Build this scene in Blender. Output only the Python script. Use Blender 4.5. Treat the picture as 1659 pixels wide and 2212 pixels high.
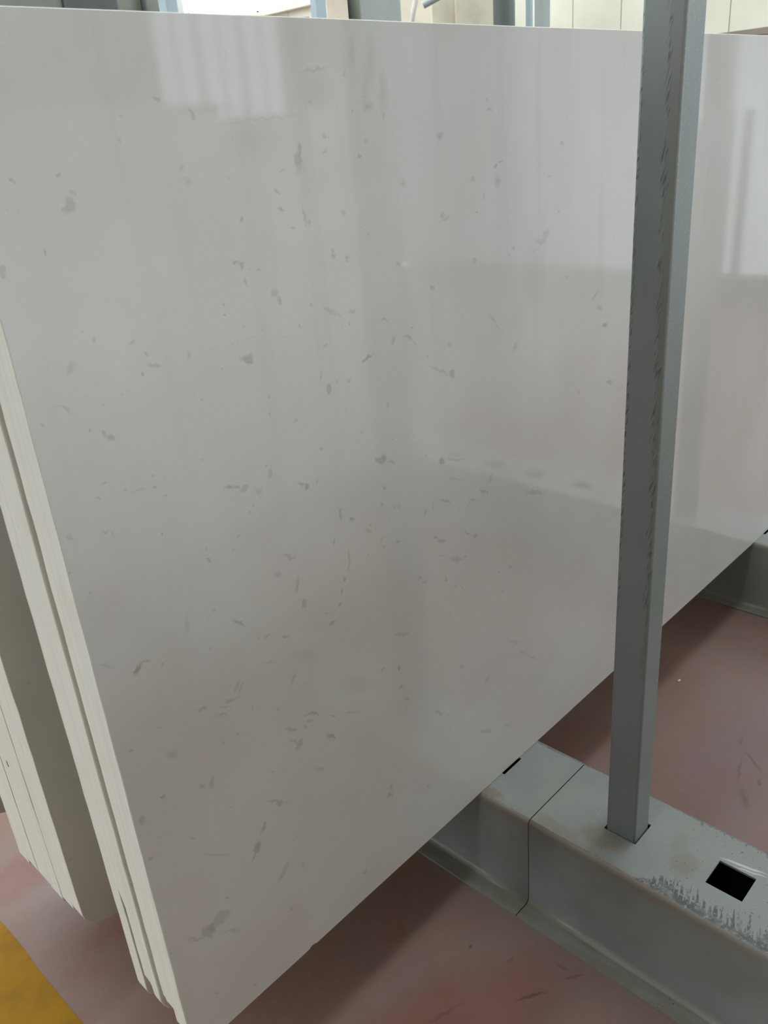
import bpy, bmesh, math, random
from mathutils import Vector, Matrix
random.seed(7)
for o in list(bpy.data.objects):
    bpy.data.objects.remove(o)
sc = bpy.context.scene
C = sc.collection
R = math.radians

# ------------------------------------------------------------ camera
F_PX, YAW, PITCH, ROLL = 1811.284, R(44.5089), R(-24.3663), R(-4.7868)
CAM = Vector((-0.391, -1.0, 1.7538))
cd = bpy.data.cameras.new('camera')
cam = bpy.data.objects.new('camera', cd)
C.objects.link(cam)
cd.sensor_fit = 'HORIZONTAL'
cd.sensor_width = 36.0
cd.lens = 36.0 * F_PX / 1659.0
cd.clip_start, cd.clip_end = 0.02, 200
fw = Vector((math.sin(YAW) * math.cos(PITCH), math.cos(YAW) * math.cos(PITCH), math.sin(PITCH)))
rt0 = Vector((math.cos(YAW), -math.sin(YAW), 0))
up0 = rt0.cross(fw)
rt = math.cos(ROLL) * rt0 + math.sin(ROLL) * up0
up = -math.sin(ROLL) * rt0 + math.cos(ROLL) * up0
cam.matrix_world = Matrix(((rt.x, up.x, -fw.x, CAM.x), (rt.y, up.y, -fw.y, CAM.y), (rt.z, up.z, -fw.z, CAM.z), (0, 0, 0, 1)))
cd.dof.use_dof = True
cd.dof.focus_distance = 1.9
cd.dof.aperture_fstop = 14.0
sc.camera = cam

# ------------------------------------------------------------ view, world, daylight
vs = sc.view_settings
vs.view_transform = 'Standard'
vs.look = 'None'
vs.gamma = 1.0
vs.use_curve_mapping = False
vs.exposure = -0.21
sc.cycles.max_bounces = 8
sc.cycles.diffuse_bounces = 5
sc.cycles.glossy_bounces = 3
sc.cycles.transmission_bounces = 4
sc.cycles.transparent_max_bounces = 8
sc.cycles.caustics_reflective = False
sc.cycles.caustics_refractive = False

world = bpy.data.worlds.new('overcast_sky')
sc.world = world
world.use_nodes = True
bg = world.node_tree.nodes['Background']
bg.inputs['Color'].default_value = (0.93, 1.0, 1.03, 1)
bg.inputs['Strength'].default_value = 7.0

# hall shell measures (metres); the openings below also carry light portals
XL, XR, YF, YB, ZC = -9.0, 8.6, -9.0, 11.7, 7.0
SILL, HEAD = 3.43, 6.0
FSILL, FX0, GX, GZ = 3.4, -1.0, 6.2, 2.0                                                          # front wall: clerestory sill and left end, then the large dusty window's left end and sill
SKYLIGHTS = [(-0.75, 0.1), (4.0, 6.8), (7.3, 11.2)]      # y ranges of roof lights
RW = (-8.4, -1.05, 0.01, 3.1)                                          # big window in the right wall, down the aisle, its panes tinted in steps: y0 y1 z0 z1
SKX = (-6.2, 8.0)
DOOR = (4.4, 11.4, 0.0, 5.2)                                          # open roller door in the left wall: y0 y1 z0 z1

def portal(name, loc, rot, sx, sy):
    l = bpy.data.lights.new(name, 'AREA')
    l.shape = 'RECTANGLE'
    l.size, l.size_y = sx, sy
    l.cycles.is_portal = True
    o = bpy.data.objects.new(name, l)
    o.location = loc
    o.rotation_euler = rot
    C.objects.link(o)

for (a, b) in SKYLIGHTS:
    portal('skylight_portal', ((SKX[0] + SKX[1]) / 2, (a + b) / 2, ZC + 0.12), (0, 0, 0), SKX[1] - SKX[0], b - a)
portal('door_portal', (XL - 0.1, (DOOR[0] + DOOR[1]) / 2, (DOOR[2] + DOOR[3]) / 2), (0, R(-90), 0), DOOR[3] - DOOR[2], DOOR[1] - DOOR[0])
portal('window_portal', (XR + 0.2, (YF + YB) / 2, (SILL + HEAD) / 2), (0, R(90), 0), HEAD - SILL, YB - YF)

portal('window_portal', ((FX0 + GX) / 2, YF - 0.2, (FSILL + HEAD) / 2), (R(-90), 0, 0), GX - FX0, HEAD - FSILL)
portal('window_portal', ((GX + XR) / 2, YF - 0.2, (GZ + HEAD) / 2), (R(-90), 0, 0), XR - GX, HEAD - GZ)

portal('window_portal', (XR + 0.2, (RW[0] + RW[1]) / 2, (RW[2] + RW[3]) / 2), (0, R(90), 0), RW[3] - RW[2], RW[1] - RW[0])

# ------------------------------------------------------------ helpers
def tag(o, label=None, cat=None, group=None, kind=None):
    if label: o['label'] = label
    if cat: o['category'] = cat
    if group: o['group'] = group
    if kind: o['kind'] = kind
    return o

def mesh_obj(name, verts, faces, m, parent=None, smooth=False, loc=None):
    me = bpy.data.meshes.new(name)
    me.from_pydata(verts, [], faces)
    me.update()
    bm = bmesh.new(); bm.from_mesh(me)
    bmesh.ops.recalc_face_normals(bm, faces=bm.faces)
    bm.to_mesh(me); bm.free()
    if m: me.materials.append(m)
    if smooth:
        for p in me.polygons: p.use_smooth = True
    o = bpy.data.objects.new(name, me)
    C.objects.link(o)
    if parent: o.parent = parent
    if loc: o.location = loc
    return o

def bm_obj(name, bm, m, parent=None, loc=None, smooth=False):
    me = bpy.data.meshes.new(name)
    bmesh.ops.recalc_face_normals(bm, faces=bm.faces)
    bm.to_mesh(me); bm.free()
    if m: me.materials.append(m)
    if smooth:
        for p in me.polygons: p.use_smooth = True
    o = bpy.data.objects.new(name, me)
    C.objects.link(o)
    if parent: o.parent = parent
    if loc: o.location = loc
    return o

def add_box(bm, x0, x1, y0, y1, z0, z1, bevel=0.0, seg=1):
    g = bmesh.ops.create_cube(bm, size=1.0)
    vs_ = g['verts']
    for v in vs_:
        v.co = Vector(((x0 + x1) / 2 + v.co.x * (x1 - x0), (y0 + y1) / 2 + v.co.y * (y1 - y0), (z0 + z1) / 2 + v.co.z * (z1 - z0)))
    if bevel > 0:
        es = list({e for v in vs_ for e in v.link_edges})
        bmesh.ops.bevel(bm, geom=es, offset=bevel, segments=seg, affect='EDGES', profile=0.5)

def add_cyl(bm, p0, p1, r0, r1=None, n=20):
    p0, p1 = Vector(p0), Vector(p1)
    r1 = r0 if r1 is None else r1
    d = p1 - p0
    q = d.to_track_quat('Z', 'Y').to_matrix().to_4x4()
    bmesh.ops.create_cone(bm, cap_ends=True, segments=n, radius1=r0, radius2=r1, depth=d.length,
                          matrix=Matrix.Translation((p0 + p1) / 2) @ q)

def box_obj(name, x0, x1, y0, y1, z0, z1, m, parent=None, bevel=0.0, loc=None):
    bm = bmesh.new()
    add_box(bm, x0, x1, y0, y1, z0, z1, bevel, 2)
    return bm_obj(name, bm, m, parent, loc)

def empty(name, loc, label, cat, group=None):
    o = bpy.data.objects.new(name, None)
    o.location = loc
    o.empty_display_size = 0.1
    C.objects.link(o)
    return tag(o, label, cat, group)

# ------------------------------------------------------------ material node helper
class NT:
    def __init__(self, name):
        self.m = bpy.data.materials.new(name)
        self.m.use_nodes = True
        self.t = self.m.node_tree
        self.b = self.t.nodes['Principled BSDF']
        self.out = self.t.nodes['Material Output']
    def n(self, typ, **kw):
        x = self.t.nodes.new(typ)
        for k, v in kw.items(): setattr(x, k, v)
        return x
    def put(self, sock, v):
        if hasattr(v, 'is_output') or isinstance(v, bpy.types.NodeSocket): self.t.links.new(v, sock)
        elif v is not None: sock.default_value = v
    def coord(self, kind='Object'):
        return self.n('ShaderNodeTexCoord').outputs[kind]
    def mapping(self, vec, loc=(0, 0, 0), rot=(0, 0, 0), scale=(1, 1, 1), typ='POINT'):
        x = self.n('ShaderNodeMapping', vector_type=typ)
        self.put(x.inputs['Vector'], vec)
        x.inputs['Location'].default_value = loc
        x.inputs['Rotation'].default_value = rot
        x.inputs['Scale'].default_value = scale
        return x.outputs[0]
    def noise(self, vec, scale, detail=3.0, rough=0.55, out='Fac'):
        x = self.n('ShaderNodeTexNoise')
        self.put(x.inputs['Vector'], vec)
        x.inputs['Scale'].default_value = scale
        x.inputs['Detail'].default_value = detail
        x.inputs['Roughness'].default_value = rough
        return x.outputs[0 if out == 'Fac' else 1]
    def math(self, op, a, b=None, c=None, clamp=False):
        x = self.n('ShaderNodeMath', operation=op, use_clamp=clamp)
        self.put(x.inputs[0], a); self.put(x.inputs[1], b)
        if c is not None: self.put(x.inputs[2], c)
        return x.outputs[0]
    def vmath(self, op, a, b=None, s=None):
        x = self.n('ShaderNodeVectorMath', operation=op)
        self.put(x.inputs[0], a); self.put(x.inputs[1], b)
        if s is not None: self.put(x.inputs['Scale'], s)
        return x.outputs[0]
    def sep(self, v):
        x = self.n('ShaderNodeSeparateXYZ'); self.put(x.inputs[0], v)
        return x.outputs
    def ramp(self, v, lo, hi, a=0.0, b=1.0):
        x = self.n('ShaderNodeMapRange', interpolation_type='SMOOTHSTEP')
        self.put(x.inputs['Value'], v)
        for k, s in (('From Min', lo), ('From Max', hi), ('To Min', a), ('To Max', b)): self.put(x.inputs[k], s)
        return x.outputs[0]
    def mix(self, f, a, b, mode='MIX'):
        x = self.n('ShaderNodeMix', data_type='RGBA', blend_type=mode)
        self.put(x.inputs[0], f)
        self.put(x.inputs[6], a if not isinstance(a, tuple) else (*a, 1)[:4])
        self.put(x.inputs[7], b if not isinstance(b, tuple) else (*b, 1)[:4])
        return x.outputs[2]
    def bump(self, h, strength=0.2, dist=0.001):
        x = self.n('ShaderNodeBump')
        x.inputs['Strength'].default_value = strength
        x.inputs['Distance'].default_value = dist
        self.put(x.inputs['Height'], h)
        self.put(self.b.inputs['Normal'], x.outputs[0])
    def fin(self, col, rough=0.5, spec=0.5):
        self.put(self.b.inputs['Base Color'], col if not isinstance(col, tuple) else (*col, 1)[:4])
        self.put(self.b.inputs['Roughness'], rough)
        self.put(self.b.inputs['Specular IOR Level'], spec)
        return self.m

def lin(r, g, b):
    f = lambda c: (c / 255) / 12.92 if c / 255 <= 0.04045 else ((c / 255 + 0.055) / 1.055) ** 2.4
    return (f(r), f(g), f(b))

def spot_chain(T, vec, spots, plane):
    acc = None
    for (u, v, a, b, ang, s) in spots:
        if plane == 'xz':
            mp = T.mapping(vec, (u, 0, v), (0, -ang, 0), (a * 1.3, 1e3, b * 1.3), 'TEXTURE')
        else:
            mp = T.mapping(vec, (u, v, 0), (0, 0, ang), (a * 1.3, b * 1.3, 1e3), 'TEXTURE')
        g = T.n('ShaderNodeTexGradient', gradient_type='SPHERICAL')
        T.put(g.inputs[0], mp)
        k = T.math('MULTIPLY', g.outputs['Fac'], 2.2 * s)
        k = T.math('MINIMUM', k, s) if s > 0.2 else k
        acc = k if acc is None else T.math('MAXIMUM', acc, k)
    return acc

SPOTS = [(0.0549,1.7357,0.0027,0.0019,-3.04,0.35),(0.108,1.7371,0.0029,0.002,-3.07,0.35),(0.1218,1.715,0.0056,0.0018,2.16,0.22),(0.1142,1.7013,0.0086,0.0073,0.91,0.3),
(0.106,1.6991,0.0024,0.002,-2.86,0.3),(0.0705,1.6531,0.0024,0.0019,1.1,0.4),(0.016,1.6411,0.0062,0.0042,1.22,0.25),(0.2558,1.8122,0.0034,0.0025,-2.92,0.3),
(0.2045,1.7946,0.0032,0.0025,-2.89,0.12),(0.1957,1.7674,0.0061,0.0025,2.02,0.14),(0.1062,1.5427,0.004,0.0016,1.33,0.2),(0.1584,1.5276,0.0065,0.0025,-2.82,0.18),
(0.1771,1.5086,0.0043,0.0028,1.36,0.25),(0.1842,1.4918,0.0092,0.0025,3.02,0.28),(0.1651,1.4832,0.0028,0.0025,2.81,0.38),(0.0171,1.457,0.0035,0.002,2.84,0.22),
(0.0743,1.4325,0.0021,0.0019,1.56,0.4),(0.0939,1.4228,0.0037,0.0026,1.4,0.28),(0.1002,1.4151,0.0061,0.0037,2.52,0.34),(0.076,1.3589,0.0039,0.0019,3.02,0.28),
(0.0658,1.3419,0.0034,0.0021,2.43,0.28),(0.0146,1.304,0.0039,0.0031,2.51,0.22),(0.0681,1.2877,0.013,0.0012,2.47,0.24),(0.1449,1.2535,0.0025,0.002,2.43,0.4),
(0.1633,1.3103,0.0021,0.0018,1.84,0.35),(0.1685,1.3341,0.0017,0.0015,1.73,0.25),(0.0497,1.4675,0.0135,0.0017,2.45,0.16),(0.1494,1.3435,0.0066,0.002,2.8,0.15),
(0.0705,1.5157,0.0081,0.0054,0.93,0.14),(0.1059,1.3381,0.0022,0.0019,2.35,0.2),(0.1498,1.3252,0.0023,0.0019,2.42,0.2),(0.1243,1.3301,0.0109,0.0021,-3.07,0.12),
(0.0631,1.0686,0.0097,0.0035,-2.52,0.55),(0.0784,1.0747,0.0076,0.0025,-3.12,0.4),(0.0196,1.0978,0.014,0.0026,2.47,0.14),(0.1018,1.0543,0.0034,0.0017,1.01,0.3),
(0.2117,1.1833,0.0054,0.0028,2.42,0.34),(0.2128,1.2018,0.0038,0.0025,1.54,0.2),(0.246,1.055,0.0141,0.0022,2.48,0.42),(0.0237,1.2154,0.0034,0.0023,1.52,0.28),
(0.1523,0.9422,0.007,0.0033,2.71,0.3),(0.193,0.9219,0.0139,0.0024,2.58,0.24),(0.143,0.7989,0.01,0.0049,1.3,0.3),(0.0026,1.2557,0.0026,0.0019,1.53,0.2),
(0.1554,1.0976,0.0191,0.0033,1.38,0.1),(0.1874,1.0387,0.0039,0.0028,2.22,0.12),(0.0763,0.9558,0.0045,0.0028,2.3,0.12),(0.2285,0.9396,0.0106,0.0032,-2.18,0.22),
(0.086,0.8956,0.0116,0.0071,2.25,0.12),(0.024,0.9445,0.0035,0.0021,2.3,0.3),(0.1238,0.8048,0.0067,0.0042,2.08,0.18),(0.27,1.2844,0.0078,0.0036,2.76,0.42),
(0.2849,1.2798,0.0062,0.0029,2.76,0.3),(0.2975,1.2707,0.0082,0.0044,-2.7,0.26),(0.3485,1.2785,0.0083,0.0037,1.44,0.26),(0.3437,1.2942,0.0031,0.0026,1.9,0.2),
(0.4085,1.2399,0.0073,0.003,2.5,0.34),(0.4204,1.2315,0.0055,0.0044,2.3,0.46),(0.4433,1.2318,0.0054,0.0039,2.59,0.15),(0.5954,1.2196,0.0137,0.0083,2.69,0.4),
(0.622,1.2072,0.0077,0.0034,2.61,0.24),(0.7614,1.1628,0.0096,0.0063,2.62,0.46),(0.8034,1.1519,0.0243,0.0023,2.8,0.24),(0.4864,1.1539,0.0111,0.0039,1.47,0.34),
(0.511,1.1344,0.0055,0.0037,2.54,0.4),(0.5486,1.0965,0.0116,0.0025,2.52,0.26),(0.5533,1.1058,0.0063,0.0024,1.5,0.26),(0.4934,1.0616,0.0198,0.0023,1.44,0.3),
(0.4802,1.0317,0.005,0.0033,2.45,0.36),(0.4691,1.0092,0.0052,0.003,1.3,0.44),(0.4622,0.9836,0.0043,0.0031,1.24,0.44),(0.4378,0.9577,0.0076,0.0037,-2.64,0.42),
(0.3638,1.124,0.0139,0.0031,2.6,0.26),(0.3733,1.0677,0.0149,0.0042,1.33,0.2),(0.3824,1.0242,0.009,0.0052,1.58,0.36),(0.3354,1.1036,0.0095,0.0038,2.55,0.16),
(0.3088,1.2376,0.0028,0.0022,2.49,0.28),(0.2983,1.2304,0.0034,0.0028,2.24,0.16),(0.6156,0.8407,0.0249,0.0034,2.69,0.22),(0.2725,1.1983,0.0038,0.0029,2.42,0.16),
(0.2964,1.0032,0.0063,0.0037,2.94,0.22),(0.334,0.9845,0.0109,0.0021,2.65,0.2),(0.28,1.0109,0.0037,0.0026,1.87,0.15),(0.4279,0.984,0.0036,0.0021,2.51,0.3),
(0.465,1.1123,0.0101,0.0028,1.34,0.2),(0.6327,1.1165,0.0057,0.0037,1.69,0.16),(0.6177,1.1184,0.004,0.0026,2.58,0.22),(0.5968,1.1669,0.0062,0.0035,2.75,0.2),
(0.7048,1.0785,0.008,0.0053,1.73,0.14),(0.6231,1.0469,0.0048,0.0027,2.61,0.2),(0.5783,1.0683,0.0049,0.0035,1.83,0.14),(0.5893,1.1328,0.0064,0.0036,1.58,0.16),
(0.3235,1.2582,0.0084,0.0051,2.69,0.14),(0.2597,1.1827,0.0037,0.0025,2.53,0.14),(0.3424,1.6027,0.0048,0.0022,2.89,0.4),(0.3503,1.597,0.0049,0.0037,2.36,0.38),
(0.3536,1.574,0.0053,0.0032,1.92,0.28),(0.3809,1.5845,0.0038,0.0021,2.46,0.3),(0.4043,1.548,0.0071,0.006,2.94,0.28),(0.4109,1.5339,0.0066,0.0049,2.14,0.2),
(0.3103,1.5487,0.0025,0.0024,1.36,0.34),(0.3096,1.5365,0.0024,0.0019,2.94,0.4),(0.338,1.4645,0.0103,0.0061,2.88,0.4),(0.3311,1.4648,0.0102,0.0027,2.91,0.2),
(0.5266,1.5921,0.0039,0.0034,2.99,0.3),(0.5284,1.5835,0.0059,0.0048,2.98,0.18),(0.5578,1.5763,0.0067,0.0043,2.39,0.2),(0.4446,1.4903,0.0038,0.0031,2.83,0.3),
(0.4721,1.5197,0.0038,0.0021,2.94,0.22),(0.5826,1.4086,0.0138,0.004,-2.93,0.46),(0.4895,1.379,0.0069,0.0051,1.57,0.36),(0.4757,1.4042,0.0052,0.003,1.48,0.18),
(0.6497,1.4239,0.0063,0.0047,1.16,0.26),(0.7602,1.4943,0.0041,0.0037,1.99,0.28),(0.5092,1.3856,0.0043,0.0037,2.51,0.16),(0.5372,1.3793,0.0054,0.0031,2.71,0.2),
(0.8048,1.3254,0.0083,0.0067,1.89,0.36),(0.7691,1.3404,0.0323,0.0026,2.59,0.22),(0.4916,1.451,0.0058,0.003,3.09,0.28),(0.5269,1.4918,0.0051,0.0022,2.93,0.24),
(0.5591,1.4907,0.0053,0.0037,2.89,0.26),(0.508,1.5021,0.017,0.0038,2.51,0.16),(0.6319,1.4634,0.0092,0.0023,2.78,0.26),(0.6742,1.5469,0.0047,0.0044,2.44,0.18),
(0.6992,1.4377,0.0037,0.0024,2.86,0.3),(0.689,1.421,0.0136,0.0026,2.47,0.2),(0.7026,1.4082,0.0087,0.0019,2.33,0.2),(0.2491,1.4292,0.0028,0.002,2.81,0.2),
(0.3666,1.4004,0.0029,0.0026,1.91,0.2),(0.3638,1.3738,0.0037,0.0028,2.7,0.18),(0.6214,1.3141,0.0059,0.0035,1.56,0.22),(0.629,1.2496,0.0025,0.0017,2.68,0.3),
(0.4142,1.3456,0.0059,0.003,2.81,0.14),(0.4603,1.2839,0.0038,0.003,2.5,0.22),(0.3454,1.2607,0.0019,0.0015,2.55,0.1),(0.24,1.4921,0.007,0.0053,1.4,0.14),
(0.2911,1.4613,0.0024,0.0017,2.86,0.26),(0.3345,1.4688,0.0017,0.0013,2.83,0.2),(0.2317,1.3426,0.0033,0.0027,2.56,0.1),(0.5494,1.4724,0.0045,0.0042,0.8,0.16),
(0.3061,1.792,0.0075,0.0029,1.84,0.3),(0.4815,1.7375,0.0095,0.0043,1.25,0.36),(0.4778,1.7253,0.01,0.0071,1.33,0.34),(0.4799,1.7158,0.0115,0.0105,0.96,0.12),
(0.4774,1.647,0.0145,0.0032,1.67,0.26),(0.4851,1.6368,0.0046,0.0028,1.4,0.24),(0.4303,1.6871,0.0062,0.0024,2.62,0.3),(0.4333,1.6636,0.0044,0.0035,1.32,0.36),
(0.3604,1.6563,0.005,0.0031,1.07,0.36),(0.6039,1.7207,0.0051,0.0036,3.13,0.36),(0.2565,1.8122,0.0034,0.0025,-2.92,0.2),(0.2771,1.7312,0.0042,0.0022,3.11,0.2),
(0.285,1.7143,0.0054,0.0048,0.72,0.12),(0.5334,1.7548,0.0038,0.0028,1.33,0.26),(0.5414,1.7518,0.002,0.0018,0.74,0.2),(0.5304,1.7342,0.0072,0.0026,-2.89,0.2),
(0.5126,1.7999,0.005,0.0043,0.99,0.26),(0.5574,1.6424,0.0041,0.004,1.08,0.24),(0.4892,1.639,0.0033,0.0028,1.35,0.24),(0.4441,1.7125,0.0052,0.0031,3.1,0.14),
(0.586,1.8346,0.0032,0.0028,0.97,0.22),(0.6253,1.8039,0.0033,0.0029,0.98,0.24),(0.596,1.7846,0.0041,0.0037,-2.6,0.18),(0.6653,1.7754,0.004,0.0031,1.34,0.22),
(0.6306,1.7897,0.0123,0.009,-3.08,0.16),(0.5295,1.5916,0.003,0.0028,2.98,0.1),(0.6195,1.7395,0.0033,0.003,1.14,0.16),(0.6984,1.6739,0.0068,0.0057,3.07,0.14),
(0.4536,1.6348,0.0045,0.0026,3.03,0.2),(0.9515,1.6803,0.0062,0.0031,-2.98,0.46),(0.9688,1.6861,0.0057,0.0025,-2.78,0.4),(0.9371,1.7737,0.0082,0.0037,3.1,0.24),
(0.931,1.791,0.0054,0.0029,3.12,0.2),(0.8835,1.6633,0.0067,0.0039,3.04,0.28),(0.8928,1.6066,0.0048,0.0024,3.01,0.32),(1.1728,1.7049,0.0067,0.0025,3.07,0.26),
(1.1183,1.5383,0.0124,0.008,0.36,0.24),(1.0985,1.5275,0.0198,0.0055,3.07,0.2),(1.0031,1.5274,0.0052,0.0038,-2.83,0.26),(0.9875,1.5149,0.0039,0.0027,0.59,0.22),
(0.8816,1.5222,0.0063,0.0037,2.94,0.26),(0.7576,1.494,0.0041,0.0037,1.98,0.3),(1.3635,1.3037,0.0118,0.0061,-3.13,0.42),(0.7959,1.6129,0.0063,0.0053,2.92,0.18),
(0.8031,1.6074,0.0128,0.0038,3.02,0.14),(0.7979,1.7401,0.0085,0.005,3.1,0.2),(0.9577,1.6528,0.0104,0.0086,1.65,0.16),(0.916,1.6312,0.0064,0.0055,1.7,0.14),
(1.1307,1.6459,0.0099,0.0034,3.04,0.14),(1.3144,1.3786,0.017,0.0051,-2.55,0.16),(1.3361,1.3486,0.0107,0.0061,2.83,0.18),(0.9385,1.3973,0.025,0.0033,2.32,0.14),
(1.0069,1.3314,0.01,0.0077,0.56,0.14),(0.7978,1.3837,0.0069,0.0042,2.83,0.16),(0.7351,1.3747,0.0033,0.0025,2.72,0.24),(1.0755,1.5136,0.0067,0.0052,2.76,0.14),
(1.1652,1.5776,0.0052,0.0027,2.98,0.16),(1.1945,1.4422,0.0056,0.0028,2.91,0.18),(1.3899,1.1603,0.0185,0.0056,2.86,0.2),(1.254,1.173,0.0064,0.0032,2.78,0.22),
(0.8906,1.0514,0.0168,0.0035,2.49,0.34),(1.0754,0.9822,0.0357,0.0054,2.79,0.28),(0.765,1.0768,0.017,0.0028,2.66,0.3),(0.8512,1.0469,0.0116,0.0029,2.69,0.24),
(0.7314,1.0104,0.0093,0.0037,2.51,0.36),(0.7475,0.9954,0.0126,0.0038,2.63,0.34),(0.8563,0.9625,0.0079,0.0058,2.45,0.34),(0.8275,0.9807,0.0229,0.0025,2.37,0.2),
(0.7894,0.9351,0.0245,0.004,2.72,0.28),(0.7421,0.962,0.0095,0.0024,2.62,0.24),(0.8166,0.9266,0.0067,0.003,2.64,0.26),(0.754,0.9018,0.0059,0.004,1.97,0.28),
(0.6775,0.9399,0.0062,0.0037,2.5,0.26),(0.6891,0.9272,0.0081,0.0038,2.86,0.26),(0.7839,0.8725,0.0067,0.003,2.61,0.24),(0.914,1.0747,0.0088,0.0043,0.9,0.22),
(0.9356,0.8389,0.0049,0.0026,2.54,0.18),(0.9775,0.8333,0.0099,0.0043,2.62,0.18),(0.9478,0.7819,0.006,0.0032,2.52,0.22),(0.8079,0.858,0.0153,0.002,2.31,0.14),
(0.7154,1.1884,0.0042,0.0026,2.67,0.22),(0.7046,1.0766,0.0078,0.004,1.6,0.16),(0.7269,1.078,0.0059,0.0028,1.57,0.14),(0.9876,0.6275,0.0353,0.0033,2.56,0.14),
(1.0248,0.5758,0.0231,0.0034,2.39,0.14),(0.7965,1.1126,0.0214,0.0028,2.8,0.12),(0.3299,0.7565,0.0081,0.0053,-2.47,0.34),(0.3245,0.7505,0.0071,0.0045,2.03,0.34),
(0.124,0.8057,0.0064,0.0037,2.24,0.1),(0.0558,0.8341,0.0037,0.0023,1.72,0.42),(0.0125,0.8156,0.0064,0.0049,1.69,0.32),(0.2627,0.6691,0.0319,0.0022,2.5,0.26),
(0.2648,0.6621,0.0108,0.0048,2.21,0.34),(0.225,0.6375,0.009,0.0051,1.0,0.38),(0.2041,0.6031,0.0113,0.0078,0.99,0.44),(0.1954,0.59,0.0097,0.0039,0.94,0.3),
(0.2515,0.5071,0.0198,0.0058,0.81,0.22),(0.2954,0.4832,0.008,0.0038,1.36,0.18),(0.0858,0.5128,0.0108,0.0078,1.88,0.46),(0.0774,0.5104,0.0144,0.0102,2.65,0.32),
(0.1044,0.5161,0.0163,0.0134,-2.97,0.28),(0.1197,0.517,0.0095,0.0059,2.03,0.26),(0.0784,0.5003,0.0097,0.004,2.23,0.34),(0.0549,0.5147,0.0195,0.0043,2.42,0.18),
(0.1211,0.47,0.0246,0.0021,2.38,0.16),(0.4465,0.3375,0.0075,0.0048,2.93,0.26),(0.5407,0.4819,0.0089,0.0051,2.02,0.28),(0.1256,0.5482,0.004,0.0022,2.03,0.3),
(0.2537,0.4064,0.0047,0.0024,2.07,0.26),(0.0126,0.7371,0.0043,0.0026,1.98,0.32),(0.0896,0.7177,0.0082,0.0016,2.45,0.2),(0.1257,0.6518,0.0332,0.0021,2.45,0.14),
(0.1693,0.7261,0.0044,0.0016,2.42,0.2),(0.0055,0.5255,0.0038,0.002,1.95,0.24),(0.1464,0.302,0.0079,0.0039,2.0,0.2),(0.0662,0.3612,0.0044,0.0022,1.96,0.2),
(0.2615,0.7386,0.0039,0.0023,2.16,0.2),(0.2947,0.5611,0.0044,0.0025,2.13,0.14),(0.554,0.7932,0.0053,0.0026,2.7,0.4),(0.5977,0.772,0.004,0.0032,2.25,0.42),
(0.6146,0.6877,0.008,0.0025,2.55,0.3),(0.6092,0.6616,0.006,0.0033,1.73,0.22),(0.7081,0.5909,0.017,0.003,2.41,0.3),(0.7396,0.565,0.0059,0.003,2.35,0.24),
(0.8709,0.4355,0.0269,0.0048,2.6,0.22),(0.9537,0.3993,0.0205,0.0036,2.56,0.14),(0.5971,0.7248,0.0085,0.0053,2.5,0.2),(0.7916,0.6657,0.0094,0.0042,2.5,0.14),
(0.8806,0.5797,0.0109,0.0083,2.65,0.14),(0.5454,0.4988,0.0087,0.0041,1.64,0.18),(0.6581,0.4175,0.0058,0.0026,2.35,0.2),(1.0639,0.5409,0.0337,0.0035,2.39,0.12),
(0.739,0.5321,0.0048,0.0021,2.43,0.24),(0.3342,0.8944,0.0104,0.0036,0.91,0.3),(0.222,0.9462,0.0119,0.0032,0.91,0.24),(0.3658,0.7996,0.0198,0.0031,2.58,0.38),
(0.4052,0.7244,0.0077,0.0043,2.32,0.46),(0.3893,0.7303,0.0026,0.0016,2.15,0.35),(0.3144,0.7979,0.0162,0.0033,2.43,0.26),(0.3596,0.7889,0.0075,0.0026,2.52,0.24),
(0.3184,0.7683,0.0151,0.0025,2.45,0.24),(0.3474,0.783,0.0047,0.0028,2.51,0.2),(0.4143,0.7641,0.0134,0.0022,2.51,0.2),(0.4666,0.7425,0.0238,0.0025,2.68,0.18),
(0.3975,0.7294,0.0094,0.0046,1.59,0.14),(0.1851,0.91,0.0138,0.0024,2.57,0.18),(0.2071,0.9272,0.0153,0.0028,3.0,0.16),(0.2435,0.8881,0.0073,0.0038,1.55,0.14),
(0.2941,0.8571,0.0058,0.0032,2.39,0.16),(0.2068,0.8591,0.0044,0.0027,2.28,0.16),(0.1776,0.856,0.0033,0.0022,2.14,0.16),(0.2903,0.9557,0.0193,0.002,2.61,0.12),
(0.5418,1.0501,0.0026,0.0017,2.5,0.14),(0.3657,0.6736,0.0167,0.0043,2.39,0.12),(0.5277,1.8412,0.0293,0.0029,-3.04,0.14),(0.5274,1.8145,0.0318,0.0261,-2.89,0.09),
(0.4154,1.7812,0.0764,0.0023,-3.1,0.1),(0.3951,1.7578,0.0495,0.032,-3.11,0.06),(0.6432,1.8526,0.0379,0.012,1.44,0.1),(0.6053,1.8648,0.0245,0.0077,1.43,0.08),
(0.6668,1.8079,0.0327,0.0105,1.45,0.1),(0.6286,1.8152,0.0384,0.01,1.44,0.08),(1.0688,1.4693,0.0747,0.0364,1.61,0.07),(0.3406,1.7971,0.0459,0.0076,-3.1,0.07),
(1.2032,1.2454,0.1097,0.0383,1.63,0.03),(0.5254,1.6994,0.0399,0.0375,0.83,0.03)]  # closing large faint entries paint mirrored bands and streaks into the stone

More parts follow.
